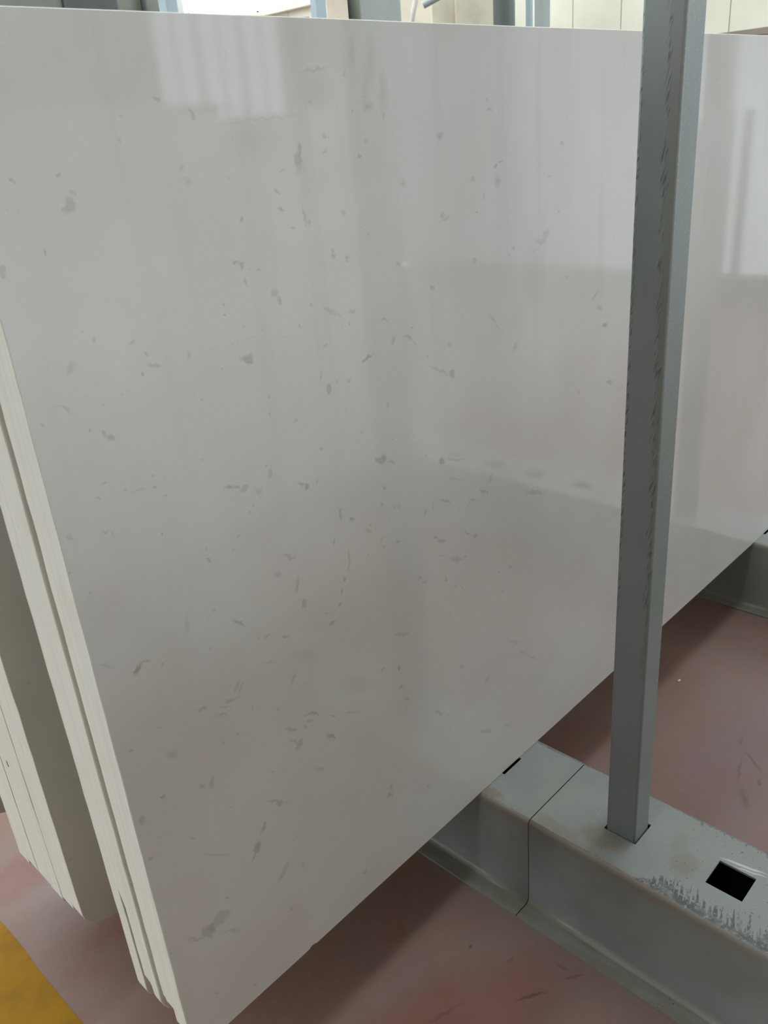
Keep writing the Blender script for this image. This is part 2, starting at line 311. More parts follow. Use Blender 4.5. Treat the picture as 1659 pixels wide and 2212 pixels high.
# ------------------------------------------------------------ materials
def mat_marble_face():
    T = NT('polished_marble')
    co = T.coord()
    w1 = T.vmath('SUBTRACT', T.noise(co, 70, 2, 0.5, 'Color'), (0.5, 0.5, 0.5))
    w2 = T.vmath('SUBTRACT', T.noise(co, 330, 2, 0.6, 'Color'), (0.5, 0.5, 0.5))
    wv = T.vmath('ADD', co, T.vmath('SCALE', w1, s=0.016))
    wv = T.vmath('ADD', wv, T.vmath('SCALE', w2, s=0.006))
    spots = spot_chain(T, wv, [(u, v - 0.2653, a, c, g, s) for (u, v, a, c, g, s) in SPOTS], 'xz')
    # cloudy base of the stone
    big = T.noise(co, 2.6, 3, 0.5)
    base = T.mix(T.ramp(big, 0.3, 0.7), lin(208, 203, 200), lin(214, 211, 209))
    tint = T.noise(T.mapping(co, (3, 0, 7)), 5, 2, 0.5)
    base = T.mix(T.ramp(tint, 0.45, 0.75, 0, 0.5), base, lin(209, 201, 196))
    # soft vertical reflection streaks painted into the upper half
    z = T.sep(co)[2]
    mirror_streak = T.noise(T.mapping(co, (0, 0, 0), (0, 0.04, 0), (17, 1, 1.1)), 1.0, 3, 0.6)
    mirror_streak = T.math('MULTIPLY', T.ramp(mirror_streak, 0.5, 0.72, 0, 0.10), T.ramp(z, 0.75, 1.35))
    base = T.mix(mirror_streak, base, lin(150, 150, 150))
    # fine flecks
    fl = T.noise(wv, 95, 2, 0.5)
    patch = T.ramp(T.noise(co, 7, 2, 0.5), 0.46, 0.66)
    fl = T.math('MULTIPLY', T.ramp(fl, 0.64, 0.74, 0, 0.2), patch)
    fv = T.noise(T.mapping(wv, (0, 0, 0), (0, 0.25, 0), (1, 1, 2.6)), 26, 3, 0.6)
    fv = T.math('MULTIPLY', T.ramp(fv, 0.66, 0.78, 0, 0.16), T.ramp(T.noise(co, 4, 2, 0.5), 0.45, 0.62))
    grain = T.noise(co, 900, 1, 0.5)
    m = T.math('MAXIMUM', T.math('MAXIMUM', fl, fv), spots)
    col = T.mix(T.math('MULTIPLY', m, 0.85, clamp=True), base, lin(118, 112, 105))
    col = T.mix(T.ramp(grain, 0.3, 0.7, 0.0, 0.10), col, lin(120, 118, 115))
    return T.fin(col, 0.05, 0.7)

def mat_marble_sawn():
    T = NT('sawn_marble_edge')
    co = T.coord()
    st = T.noise(T.mapping(co, (0, 0, 0), (0, 0, 0), (40, 150, 2.2)), 1.0, 3, 0.6)
    dirt = T.noise(co, 9, 3, 0.6)
    col = T.mix(T.ramp(st, 0.35, 0.7), lin(232, 231, 220), lin(224, 222, 212))
    col = T.mix(T.ramp(dirt, 0.5, 0.78, 0, 0.25), col, lin(216, 205, 194))
    fl = T.noise(T.mapping(co, (0, 0, 0), (0, 0, 0), (1, 1, 0.35)), 60, 2, 0.5)
    col = T.mix(T.ramp(fl, 0.72, 0.8, 0, 0.3), col, lin(140, 138, 128))
    T.bump(T.math('ADD', st, T.noise(co, 400, 2, 0.5)), 0.25, 0.0008)
    return T.fin(col, 0.75, 0.3)

def mat_marble_back():
    T = NT('honed_marble')
    co = T.coord()
    n = T.noise(co, 4, 3, 0.5)
    col = T.mix(T.ramp(n, 0.3, 0.7), lin(196, 193, 183), lin(206, 202, 194))
    f = T.noise(co, 60, 2, 0.5)
    col = T.mix(T.ramp(f, 0.68, 0.78, 0, 0.2), col, lin(130, 126, 118))
    return T.fin(col, 0.25, 0.5)

def steel_base(T, co, a, b):
    n = T.noise(co, 6, 3, 0.55)
    f = T.noise(co, 160, 2, 0.5)
    col = T.mix(T.ramp(n, 0.35, 0.7), a, b)
    return T.mix(T.ramp(f, 0.62, 0.75, 0, 0.12), col, lin(134, 138, 136)), n

def mat_post():
    T = NT('grey_painted_steel_post')
    co = T.coord()
    col, n = steel_base(T, co, lin(130, 137, 137), lin(135, 142, 143))
    X, Y, Z = T.sep(co)
    geo = T.n('ShaderNodeNewGeometry')
    nx = T.sep(geo.outputs['Normal'])[0]
    onleft = T.math('LESS_THAN', nx, -0.35)
    up = T.ramp(Z, 0.75, 2.0)
    # scraped strip beside the near corner, widening upwards, with slanted teeth
    d = T.math('ADD', Y, 0.0357)
    sl = T.mapping(co, (0, 0, 0), (0, 0, 0), (1, 1, 1))
    teeth = T.noise(T.mapping(T.mapping(sl, (0, 0, 0), (R(-16), 0, 0)), (0, 0, 0), (0, 0, 0), (1, 190, 16)), 1.0, 2, 0.5)
    wid = T.math('MULTIPLY_ADD', up, 0.019, 0.006)
    edge = T.math('MULTIPLY_ADD', T.math('SUBTRACT', teeth, 0.5), 0.034, wid)
    inside = T.ramp(T.math('SUBTRACT', edge, d), 0.0, 0.0025)
    act = T.math('MULTIPLY', onleft, T.ramp(Z, 0.6, 0.9))
    strip = T.math('MULTIPLY', inside, act)
    col = T.mix(T.math('MULTIPLY', strip, 0.5), col, lin(124, 121, 113))
    rim = T.math('SUBTRACT', 1.0, T.math('MULTIPLY', T.math('ABSOLUTE', T.math('SUBTRACT', edge, d)), 260.0), clamp=True)
    strokes = T.noise(T.mapping(T.mapping(sl, (0, 0, 0), (R(-16), 0, 0)), (0, 0, 0), (0, 0, 0), (1, 330, 30)), 1.0, 2, 0.5)
    rim = T.math('MULTIPLY', T.math('MULTIPLY', rim, act), T.ramp(strokes, 0.46, 0.58))
    col = T.mix(T.math('MULTIPLY', rim, 0.7), col, lin(58, 58, 56))
    # chips along the far corner of the same face
    d2 = T.math('SUBTRACT', 0.0357, Y)
    chip = T.noise(T.mapping(T.mapping(sl, (0, 0, 0), (R(-20), 0, 0)), (0, 0, 0), (0, 0, 0), (1, 220, 55)), 1.0, 2, 0.5)
    c2 = T.math('MULTIPLY', T.ramp(chip, 0.52, 0.62), T.ramp(d2, 0.010, 0.0045))
    c2 = T.math('MULTIPLY', c2, T.math('MULTIPLY', onleft, T.ramp(Z, 0.7, 1.0)))
    col = T.mix(T.math('MULTIPLY', c2, 0.75), col, lin(56, 60, 64))
    # little chips at the corner low down
    lo = T.noise(co, 240, 2, 0.5)
    c3 = T.math('MULTIPLY', T.ramp(lo, 0.6, 0.66), T.ramp(T.math('ABSOLUTE', d), 0.004, 0.001))
    col = T.mix(T.math('MULTIPLY', c3, 0.4), col, lin(160, 164, 162))
    T.bump(T.noise(co, 500, 2, 0.5), 0.08, 0.0005)
    return T.fin(col, 0.42, 0.45)

def mat_rail(worn=True):
    T = NT('grey_painted_steel_rail' if worn else 'grey_painted_steel_rail_plain')
    co = T.coord()
    col, n = steel_base(T, co, lin(134, 138, 135), lin(142, 146, 143))
    X, Y, Z = T.sep(co)
    geo = T.n('ShaderNodeNewGeometry')
    nz = T.sep(geo.outputs['Normal'])[2]
    top = T.ramp(nz, 0.6, 0.9)
    # dust on upward faces, rubbed dirt plus painted-in shade on the web
    dust = T.noise(T.mapping(co, (5, 2, 0)), 9, 3, 0.6)
    col = T.mix(T.math('MULTIPLY', T.ramp(dust, 0.45, 0.75, 0, 0.45), top), col, lin(150, 146, 138))
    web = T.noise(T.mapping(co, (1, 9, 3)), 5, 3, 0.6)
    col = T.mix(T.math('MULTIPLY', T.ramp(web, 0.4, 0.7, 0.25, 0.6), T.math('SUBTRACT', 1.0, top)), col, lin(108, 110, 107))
    # brown bloom along the bend and the foot
    be = T.math('MULTIPLY', T.ramp(T.math('ABSOLUTE', T.math('ADD', X, 0.123)), 0.022, 0.004), T.ramp(Z, 0.22, 0.25))
    bn = T.noise(T.mapping(co, (0, 0, 0), (0, 0, 0), (30, 9, 30)), 1.0, 3, 0.6)
    col = T.mix(T.math('MULTIPLY', be, T.ramp(bn, 0.3, 0.6, 0.25, 0.75)), col, lin(134, 124, 110))
    foot = T.math('MULTIPLY', T.ramp(Z, 0.03, 0.006), T.ramp(bn, 0.3, 0.65, 0.3, 0.8))
    col = T.mix(foot, col, lin(122, 116, 100))
    if worn:
        # torn paint along the near top edge (local y -0.40 .. -0.75)
        dx = T.math('ADD', X, 0.1185)
        teeth = T.noise(T.mapping(T.mapping(co, (0, 0, 0), (0, 0, R(-20))), (0, 0, 0), (0, 0, 0), (11, 150, 1)), 1.0, 3, 0.65)
        zone = T.math('MULTIPLY', T.ramp(Y, -0.40, -0.47), T.ramp(Y, -1.1, -0.9))
        w = T.math('MULTIPLY', T.ramp(teeth, 0.37, 0.70, 0.012, 0.065), zone)
        torn = T.math('MULTIPLY', T.ramp(T.math('SUBTRACT', w, dx), -0.001, 0.0015), top)
        torn = T.math('MULTIPLY', torn, T.ramp(dx, -0.004, 0.001))
        brk = T.ramp(T.noise(co, 120, 3, 0.6), 0.34, 0.50)
        col = T.mix(T.math('MULTIPLY', torn, T.math('MULTIPLY', brk, 0.85)), col, T.mix(T.ramp(T.noise(co, 55, 2, 0.5), 0.4, 0.65), lin(60, 63, 68), lin(104, 104, 104)))
        # fine chips by the far edge
        dx2 = T.math('SUBTRACT', 0.1185, X)
        w2 = T.math('MULTIPLY', T.ramp(teeth, 0.5, 0.8, 0.002, 0.026), T.math('MULTIPLY', T.ramp(Y, -0.36, -0.43), T.ramp(Y, -0.75, -0.6)))
        t2 = T.math('MULTIPLY', T.ramp(T.math('SUBTRACT', w2, dx2), 0.0, 0.001), top)
        col = T.mix(T.math('MULTIPLY', t2, T.math('MULTIPLY', brk, 0.7)), col, lin(88, 96, 102))
        lip = T.math('MULTIPLY', T.ramp(T.math('ABSOLUTE', T.math('SUBTRACT', X, 0.1165)), 0.0045, 0.0015), T.ramp(T.noise(T.mapping(co, (3, 3, 0), (0, 0, 0), (60, 30, 60)), 1.0, 3, 0.6), 0.36, 0.56))
        col = T.mix(T.math('MULTIPLY', T.math('MULTIPLY', lip, T.ramp(Y, -0.2, -0.12)), T.math('MULTIPLY', top, 0.75)), col, lin(84, 88, 90))
        st = spot_chain(T, T.vmath('ADD', co, T.vmath('SCALE', T.vmath('SUBTRACT', T.noise(co, 60, 2, 0.5, 'Color'), (0.5, 0.5, 0.5)), s=0.03)),
            [(-0.062, -0.30, 0.035, 0.05, 0.3, 0.5), (-0.02, -0.47, 0.03, 0.03, 0, 0.4), (0.02, -0.44, 0.04, 0.02, 0.3, 0.25),
             (-0.105, -0.02, 0.014, 0.03, 0, 0.6), (-0.10, -0.20, 0.016, 0.06, 0, 0.4), (0.01, -0.57, 0.018, 0.03, 0.3, 0.3)], 'xy')
        col = T.mix(T.math('MULTIPLY', st, top), col, lin(122, 106, 84))
        sp = T.noise(co, 210, 1, 0.5)
        col = T.mix(T.math('MULTIPLY', T.ramp(sp, 0.73, 0.76), T.math('MULTIPLY', top, 0.5)), col, lin(190, 186, 176))
        dk = T.noise(T.mapping(co, (2, 2, 2)), 150, 2, 0.5)
        col = T.mix(T.math('MULTIPLY', T.math('MULTIPLY', T.ramp(dk, 0.68, 0.72), top), T.ramp(Y, -0.40, -0.5)), col, lin(96, 88, 74))
        sc_ = spot_chain(T, T.vmath('ADD', co, T.vmath('SCALE', T.vmath('SUBTRACT', T.noise(co, 40, 2, 0.5, 'Color'), (0.5, 0.5, 0.5)), s=0.006)),
            [(0.055, -0.568, 0.0035, 0.042, 0.18, 0.9), (0.049, -0.585, 0.0022, 0.03, 0.22, 0.8)], 'xy')
        col = T.mix(T.math('MULTIPLY', sc_, 0.7), col, lin(215, 216, 210))
    T.bump(T.math('ADD', T.noise(co, 420, 2, 0.5), T.math('MULTIPLY', T.noise(co, 18, 2, 0.5), 2.0)), 0.10, 0.0008)
    return T.fin(col, T.ramp(n, 0.3, 0.7, 0.36, 0.5), 0.45)

def mat_floor():
    T = NT('red_painted_concrete')
    co = T.coord()
    big = T.noise(co, 1.7, 3, 0.55)
    mid = T.noise(T.mapping(co, (4, 1, 0)), 5.5, 3, 0.55)
    fine = T.noise(co, 46, 3, 0.6)
    col = T.mix(T.ramp(big, 0.36, 0.64), lin(131, 104, 93), lin(134, 112, 107))
    col = T.mix(T.ramp(mid, 0.48, 0.72, 0, 0.65), col, lin(138, 108, 88))
    red = T.noise(T.mapping(co, (11, 3, 0)), 3.0, 3, 0.6)
    col = T.mix(T.ramp(red, 0.54, 0.72, 0, 0.45), col, lin(136, 88, 80))
    col = T.mix(T.ramp(fine, 0.5, 0.8, 0, 0.28), col, lin(154, 129, 119))
    wv = T.vmath('ADD', co, T.vmath('SCALE', T.vmath('SUBTRACT', T.noise(co, 25, 3, 0.6, 'Color'), (0.5, 0.5, 0.5)), s=0.05))
    reds = spot_chain(T, wv, [(0.50, -0.20, 0.24, 0.11, -0.4, 0.55), (0.30, -0.10, 0.1, 0.06, 0, 0.35), (0.15, 0.62, 0.10, 0.05, 0.2, 0.5),
                              (0.04, 0.95, 0.12, 0.07, 0, 0.5), (1.55, -0.30, 0.25, 0.12, 0.3, 0.18)], 'xy')
    col = T.mix(reds, col, lin(132, 80, 74))
    mauve = spot_chain(T, wv, [(1.62, -0.36, 0.26, 0.2, 0.5, 0.55), (1.25, -0.10, 0.2, 0.12, 0.3, 0.5), (0.65, -0.13, 0.09, 0.07, 0, 0.25), (1.9, -0.3, 0.2, 0.1, 0.4, 0.3)], 'xy')
    col = T.mix(mauve, col, lin(131, 113, 114))
    wv2 = T.vmath('ADD', co, T.vmath('SCALE', T.vmath('SUBTRACT', T.noise(co, 80, 3, 0.6, 'Color'), (0.5, 0.5, 0.5)), s=0.016))
    scuff = spot_chain(T, wv2, [(0.640, -0.285, 0.032, 0.0035, -0.55, 0.55), (0.620, -0.272, 0.012, 0.003, -0.5, 0.4), (0.74, -0.331, 0.022, 0.003, -0.6, 0.35),
        (0.742, -0.30, 0.003, 0.014, 0.3, 0.3), (0.649, -0.106, 0.006, 0.004, 0, 0.55), (1.726, -0.296, 0.018, 0.005, 0.3, 0.22), (1.587, -0.406, 0.012, 0.005, 0.4, 0.35),
        (1.60, -0.345, 0.06, 0.004, 0.3, 0.2), (1.66, -0.36, 0.05, 0.005, 0.9, 0.2), (1.50, -0.40, 0.05, 0.012, 0.6, 0.15), (0.68, -0.2, 0.012, 0.004, -0.2, 0.3), (0.485, -0.166, 0.05, 0.005, -0.3, 0.2)], 'xy')
    sp = T.noise(co, 120, 2, 0.5)
    scuff = T.math('MAXIMUM', scuff, T.ramp(sp, 0.72, 0.78, 0, 0.35))
    col = T.mix(scuff, col, lin(80, 54, 44))
    T.bump(T.math('ADD', T.noise(co, 260, 3, 0.6), T.noise(co, 20, 2, 0.5)), 0.12, 0.001)
    return T.fin(col, T.ramp(mid, 0.3, 0.7, 0.40, 0.55), 0.32)

def mat_yellow():
    T = NT('yellow_floor_paint')
    co = T.coord()
    n = T.noise(co, 9, 3, 0.6)
    f = T.noise(co, 70, 3, 0.6)
    col = T.mix(T.ramp(n, 0.35, 0.7), lin(160, 117, 22), lin(143, 103, 28))
    col = T.mix(T.ramp(f, 0.55, 0.8, 0, 0.5), col, lin(132, 98, 40))
    T.bump(f, 0.15, 0.001)
    return T.fin(col, 0.75, 0.2)

def mat_plain(name, c, rough=0.6, var=0.08, scale=3.0):
    T = NT(name)
    co = T.coord()
    n = T.noise(co, scale, 3, 0.55)
    d = tuple(max(0, x * (1 - var * 2)) for x in c)
    return T.fin(T.mix(T.ramp(n, 0.35, 0.7), c, d), rough, 0.4)

def mat_pane(name='window_glass', t=(0.93, 0.95, 0.94, 1)):
    T = NT(name)
    tr = T.n('ShaderNodeBsdfTransparent'); tr.inputs[0].default_value = t
    gl = T.n('ShaderNodeBsdfGlossy'); gl.inputs['Roughness'].default_value = 0.03
    mx = T.n('ShaderNodeMixShader')
    mx.inputs[0].default_value = 0.05; T.t.links.new(tr.outputs[0], mx.inputs[1]); T.t.links.new(gl.outputs[0], mx.inputs[2])
    T.t.links.new(mx.outputs[0], T.out.inputs[0])
    return T.m

M_FACE, M_SAWN, M_BACK = mat_marble_face(), mat_marble_sawn(), mat_marble_back()
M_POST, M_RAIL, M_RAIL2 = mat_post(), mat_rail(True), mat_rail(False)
M_FLOOR, M_YELLOW, M_PANE = mat_floor(), mat_yellow(), mat_pane()
M_DUSTY = mat_pane('dusty_window_glass', (0.33, 0.345, 0.355, 1))
M_GRADED = [mat_pane('graded_window_glass', (t * 0.96, t, t * 1.05, 1)) for t in (0.07, 0.09, 0.13, 0.17)]  # pane tints stepped to grade the brightness mirrored in the slab
M_INSIDE = mat_plain('rail_inside_shade', lin(30, 28, 27), 0.8, 0.1)  # near-black inner skin paints in the shade seen through the holes
M_CREAM = mat_plain('cream_wall_sheet', lin(236, 234, 218), 0.55, 0.02)
M_TRIM = mat_plain('brown_wall_rail', lin(150, 138, 128), 0.6, 0.05)
M_DARKWALL = mat_plain('grey_green_wall', lin(86, 88, 80), 0.8, 0.1)
M_DARK = mat_plain('dark_opening_shutter', lin(46, 49, 46), 0.7, 0.1)
M_GREYWALL = mat_plain('pale_grey_wall', lin(140, 142, 140), 0.8, 0.05)
M_ROOF = mat_plain('roof_sheet', lin(190, 192, 188), 0.7, 0.05)
M_COLUMN = mat_plain('grey_green_steel_paint', lin(160, 169, 170), 0.5, 0.05)
M_COLUMN_D = mat_plain('dark_grey_steel_paint', lin(105, 112, 112), 0.5, 0.05)
M_BLUE = mat_plain('pale_blue_steel_paint', lin(164, 180, 190), 0.5, 0.05)
M_WHITE = mat_plain('white_paint', lin(224, 228, 228), 0.5, 0.03)
M_MAUVE = mat_plain('mauve_stone', lin(216, 206, 206), 0.8, 0.1, 8)
M_CREAMSTONE = mat_plain('cream_stone', lin(230, 222, 203), 0.7, 0.06, 5)
M_TAN = mat_plain('tan_timber', lin(168, 152, 122), 0.8, 0.1, 8)

# ------------------------------------------------------------ hall shell
fl = mesh_obj('floor', [(-40, YF, 0), (XR, YF, 0), (XR, YB, 0), (-40, YB, 0)], [(0, 1, 2, 3)], M_FLOOR)
tag(fl, kind='structure')

def struct_boxes(name, boxes, m):
    bm = bmesh.new()
    for b in boxes: add_box(bm, *b)
    return tag(bm_obj(name, bm, m), kind='structure')

T_ = 0.2
struct_boxes('wall_front', [(XL, GX, YF - T_, YF, 0, FSILL), (GX, XR, YF - T_, YF, 0, GZ), (XL, FX0, YF - T_, YF, FSILL, HEAD), (XR - 0.3, XR + 0.25, YF - T_, YF, GZ, HEAD), (XL, XR, YF - T_, YF, HEAD, ZC)], M_GREYWALL)
struct_boxes('wall_left', [(XL - T_, XL, YF, DOOR[0], 0, ZC), (XL - T_, XL, DOOR[1], YB, 0, ZC), (XL - T_, XL, DOOR[0], DOOR[1], DOOR[3], ZC)], M_GREYWALL)
wb = struct_boxes('wall_back', [(XL, XR, YB, YB + T_, 0, ZC)], M_DARKWALL)
cb = []
ylast = YF
for (a, b) in SKYLIGHTS:
    cb.append((XL, XR, ylast, a, ZC, ZC + 0.1)); ylast = b
    cb.append((XL, SKX[0], a, b, ZC, ZC + 0.1)); cb.append((SKX[1], XR, a, b, ZC, ZC + 0.1))
cb.append((XL, XR, ylast, YB, ZC, ZC + 0.1))
struct_boxes('ceiling', cb, M_ROOF)
wi = 1
for (a, b) in SKYLIGHTS:
    fr = bmesh.new()
    for x in (SKX[0], (SKX[0] * 2 + SKX[1]) / 3, (SKX[0] + 2 * SKX[1]) / 3, SKX[1]):
        add_box(fr, x - 0.04, x + 0.04, a, b, ZC, ZC + 0.08)
    f = tag(bm_obj('window_%d' % wi, fr, M_WHITE), kind='structure')
    mesh_obj('pane', [(SKX[0], a, ZC + 0.06), (SKX[1], a, ZC + 0.06), (SKX[1], b, ZC + 0.06), (SKX[0], b, ZC + 0.06)], [(0, 1, 2, 3)], M_PANE, f)
    wi += 1

# right wall: cream sheet panels below a continuous band of windows
wr = struct_boxes('wall_right', [
    (XR + 0.05, XR + 0.25, RW[1], YB, 0, SILL), (XR + 0.05, XR + 0.25, YF, RW[0], 0, SILL),
    (XR + 0.05, XR + 0.25, RW[0], RW[1], 0, RW[2]), (XR + 0.05, XR + 0.25, RW[0], RW[1], RW[3], SILL), (XR, XR + 0.25, YF, YB, HEAD, ZC)], M_CREAM)
PW = 0.574
p0 = 2.91 - 6 * PW
pm = bmesh.new(); add_box(pm, 0, 0.05, 0.004, PW - 0.004, 0, SILL - 0.06, 0.003)
first = bm_obj('panel', pm, M_CREAM, wr, (XR, p0, 0))
k = 1
while p0 + (k + 1) * PW < YB:
    c = first.copy(); C.objects.link(c); c.parent = wr; c.location = (XR, p0 + k * PW, 0); k += 1
box_obj('sill', XR - 0.09, XR + 0.25, YF, YB, SILL - 0.06, SILL, M_CREAM, wr, 0.006)
NW = 6
ww = (YB - YF) / NW
for i in range(NW):
    a, b = YF + i * ww, YF + (i + 1) * ww
    bm = bmesh.new()
    for (u, v, z0, z1) in ((a, a + 0.05, SILL, HEAD), (b - 0.05, b, SILL, HEAD), (a, b, SILL, SILL + 0.05), (a, b, HEAD - 0.05, HEAD), ((a + b) / 2 - 0.02, (a + b) / 2 + 0.02, SILL, HEAD)):
        add_box(bm, XR + 0.08, XR + 0.14, u, v, z0, z1)
    f = tag(bm_obj('window_%d' % wi, bm, M_WHITE), kind='structure')
    mesh_obj('pane', [(XR + 0.11, a, SILL), (XR + 0.11, b, SILL), (XR + 0.11, b, HEAD), (XR + 0.11, a, HEAD)], [(0, 1, 2, 3)], M_PANE, f)
    wi += 1
for (wa, wb_, zs, n_, pane_m) in ((FX0, GX, FSILL, 3, M_PANE), (GX, XR - 0.3, GZ, 3, M_DUSTY)):
    ww = (wb_ - wa) / n_
    for i in range(n_):
        a, b = wa + i * ww, wa + (i + 1) * ww
        bm = bmesh.new()
        for (u, v, z0, z1) in ((a, a + 0.05, zs, HEAD), (b - 0.05, b, zs, HEAD), (a, b, zs, zs + 0.05), (a, b, HEAD - 0.05, HEAD), ((a + b) / 2 - 0.02, (a + b) / 2 + 0.02, zs, HEAD)):
            add_box(bm, u, v, YF - 0.14, YF - 0.08, z0, z1)
        f = tag(bm_obj('window_%d' % wi, bm, M_WHITE), kind='structure')
        mesh_obj('pane', [(a, YF - 0.11, zs), (b, YF - 0.11, zs), (b, YF - 0.11, HEAD), (a, YF - 0.11, HEAD)], [(0, 1, 2, 3)], pane_m, f)
        wi += 1
for i in range(4):
    ww = (RW[1] - RW[0]) / 4
    a, b = RW[0] + i * ww, RW[0] + (i + 1) * ww
    bm = bmesh.new()
    for (u, v, z0, z1) in ((a, a + 0.04, RW[2], RW[3]), (b - 0.04, b, RW[2], RW[3]), (a, b, RW[2], RW[2] + 0.05), (a, b, RW[3] - 0.05, RW[3])):
        add_box(bm, XR + 0.10, XR + 0.16, u, v, z0, z1)
    f = tag(bm_obj('window_%d' % wi, bm, M_WHITE), kind='structure')
    mesh_obj('pane', [(XR + 0.13, a, RW[2]), (XR + 0.13, b, RW[2]), (XR + 0.13, b, RW[3]), (XR + 0.13, a, RW[3])], [(0, 1, 2, 3)], M_GRADED[i], f)
    wi += 1
# low guard rail on the right wall
tag(box_obj('trim_1', XR - 0.05, XR, -0.9, 3.2, 2.30, 2.36, M_TRIM, None, 0.006), kind='structure')
# painted stripe on the floor
vv, n = [], 90
for i in range(n + 1):
    y = -3.2 + i * (8.4 / n)
    vv.append((-0.056 - 0.012 * max(0, y - 0.5) ** 1.0 + random.uniform(-0.004, 0.004), y, 0.0012))
for i in range(n, -1, -1):
    y = -3.2 + i * (8.4 / n)
    vv.append((-0.235 + random.uniform(-0.004, 0.004), y, 0.0012))
nv = len(vv)
vs2 = vv + [(x, y, -0.001) for (x, y, z) in vv]
fc = [tuple(range(nv))] + [(i, (i + 1) % nv, nv + (i + 1) % nv, nv + i) for i in range(nv)]
tag(mesh_obj('trim_2', vs2, fc, M_YELLOW), kind='structure')

# ------------------------------------------------------------ marble slabs
HR = 0.2653
TOP = 1.9058
def slab(name, x0, L, rings, zt, seed, label, corner=0.035, front=True, group=None, nick=None, chip=0.0):
    """rings: list of (y or f(z), inset); outline in the xz plane, rough left end and a broken lower corner."""
    rnd = random.Random(seed)
    H = zt - HR
    out = []
    nl = 46
    for i in range(nl):                                   # left end, top to bottom
        z = H - (H - corner * 1.25) * i / (nl - 1)
        out.append((rnd.uniform(-0.0004, 0.0004), z))
    for i in range(1, 7):                                 # broken / rounded lower corner
        a = i / 6 * math.pi / 2
        out.append((corner * 1.7 * (1 - math.cos(a)) + rnd.uniform(-0.0012, 0.0012), corner * 1.25 * (1 - math.sin(a)) + rnd.uniform(0, 0.001)))
    nb = 40
    for i in range(1, nb):
        x = corner * 1.7 + (L - corner * 1.7) * i / nb
        out.append((x, rnd.uniform(0, 0.0008)))
    if nick:
        out = [p for p in out if not (p[1] < 0.002 and nick - 0.02 < p[0] < nick + 0.02)]
        j = max(i for i, p in enumerate(out) if p[0] < nick and p[1] < 0.02 and p[0] > 0.05)
        out[j + 1:j + 1] = [(nick - 0.018, 0.0003), (nick - 0.006, 0.0006), (nick + 0.001, 0.0045), (nick + 0.009, 0.003), (nick + 0.014, 0.0002)]
    out += [(L, 0.0), (L, H * 0.5), (L, H)]
    for i in range(1, 24):
        out.append((L - L * i / 24, H + rnd.uniform(-0.0006, 0.0006)))
    n = len(out)
    nrm = []
    for i in range(n):
        a, b = Vector(out[i - 1]), Vector(out[(i + 1) % n])
        t = (b - a).normalized()
        nrm.append(Vector((-t.y, t.x)))                   # inward for this winding
    verts, faces = [], []
    for ri, (y, ins) in enumerate(rings):
        for i, p in enumerate(out):
            yy = y(p[1] + HR, p[0]) if callable(y) else y
            iv = ins(p[1] + HR, p[0]) if callable(ins) else ins
            q = Vector(p) + nrm[i] * (iv + (chip * rnd.random() ** 3 if 0 < ri < len(rings) - 1 else 0))
            verts.append((q.x, yy, q.y))
    for r in range(len(rings) - 1):
        for i in range(n):
            faces.append((r * n + i, r * n + (i + 1) % n, (r + 1) * n + (i + 1) % n, (r + 1) * n + i))
    faces.append(tuple(range(n)))
    faces.append(tuple((len(rings) - 1) * n + i for i in range(n)))
    o = mesh_obj(name, verts, faces, M_SAWN, None, False, (x0, 0, HR))
    o.data.materials.append(M_FACE if front else M_BACK)
    o.data.materials.append(M_BACK)
    for p in o.data.polygons:
        if abs(p.normal.y) > 0.9 and len(p.vertices) > 20: p.material_index = 1 if p.normal.y < 0 else 2
    return tag(o, label, 'marble slab', group)

def cut(z, x, ztop, depth):
    # extra breakage towards the lower left corner of an end
    if x > 0.12 or z > ztop: return 0.0
    return depth * min(1.0, (ztop - z) / max(0.01, ztop - HR)) * max(0.0, 1 - x / 0.12)
def plain_rings(a, b):
    return [(a, 0.0010), (a + 0.0010, 0.0), ((a * 2 + b) / 3, 0.0002), (b - 0.0010, 0.0), (b, 0.0010)]
LS = 3.15
NICK = 0.285
RUST = (0.5705, 0.6235)
M_RUST = mat_plain('rust_mark', lin(186, 132, 104), 0.8, 0.1, 300)
slab('marble_slab', 0, LS, [(0.0, 0.0013), (0.0015, 0.0), (0.022, 0.0002), (0.040, lambda z, x: cut(z, x, 0.315, 0.010)), (0.0615, lambda z, x: cut(z, x, 0.345, 0.03)), (0.0630, lambda z, x: 0.0016 + cut(z, x, 0.345, 0.03)), (0.0755, lambda z, x: 0.0022 + cut(z, x, 0.345, 0.032)), (0.0795, lambda z, x: 0.0085 + cut(z, x, 0.345, 0.03)), (0.0884, 0.009)], TOP, 1,
     'large polished pale grey marble slab facing the aisle behind the steel post', 0.045, True, None, NICK, 0.0003)
slab('marble_slab', 0.0, LS, [(0.0886, 0.0015), (0.0900, 0.0), (0.11, lambda z, x: cut(z, x, 0.30, 0.004)), (lambda z, x: 0.1345 if z < 0.547 and x < 0.2 else 0.1440, lambda z, x: cut(z, x, 0.36, 0.022)), (lambda z, x: 0.1370 if z < 0.547 and x < 0.2 else 0.14615, lambda z, x: (0.0025 if z < 0.547 else 0.0002) + cut(z, x, 0.365, 0.026))], TOP - 0.004, 2,
     'white sawn slab edge directly behind the polished front slab, middle of its pack of three', 0.05, False, None, None, 0.0003)
slab('marble_slab', 0.001, LS, plain_rings(0.1463, 0.1800), TOP - 0.002, 3,
     'thin white slab at the back of the front pack of three, parted from it at the foot', 0.034, False, None, None, 0.0003)
B2 = [(0.3895, 0.4362, 0.042), (0.4366, 0.4853, 0.03), (0.4866, 0.5405, 0.024), (0.5409, 0.6046, 0.026), (0.6060, 0.6588, 0.026), (0.6594, 0.7120, 0.016)]
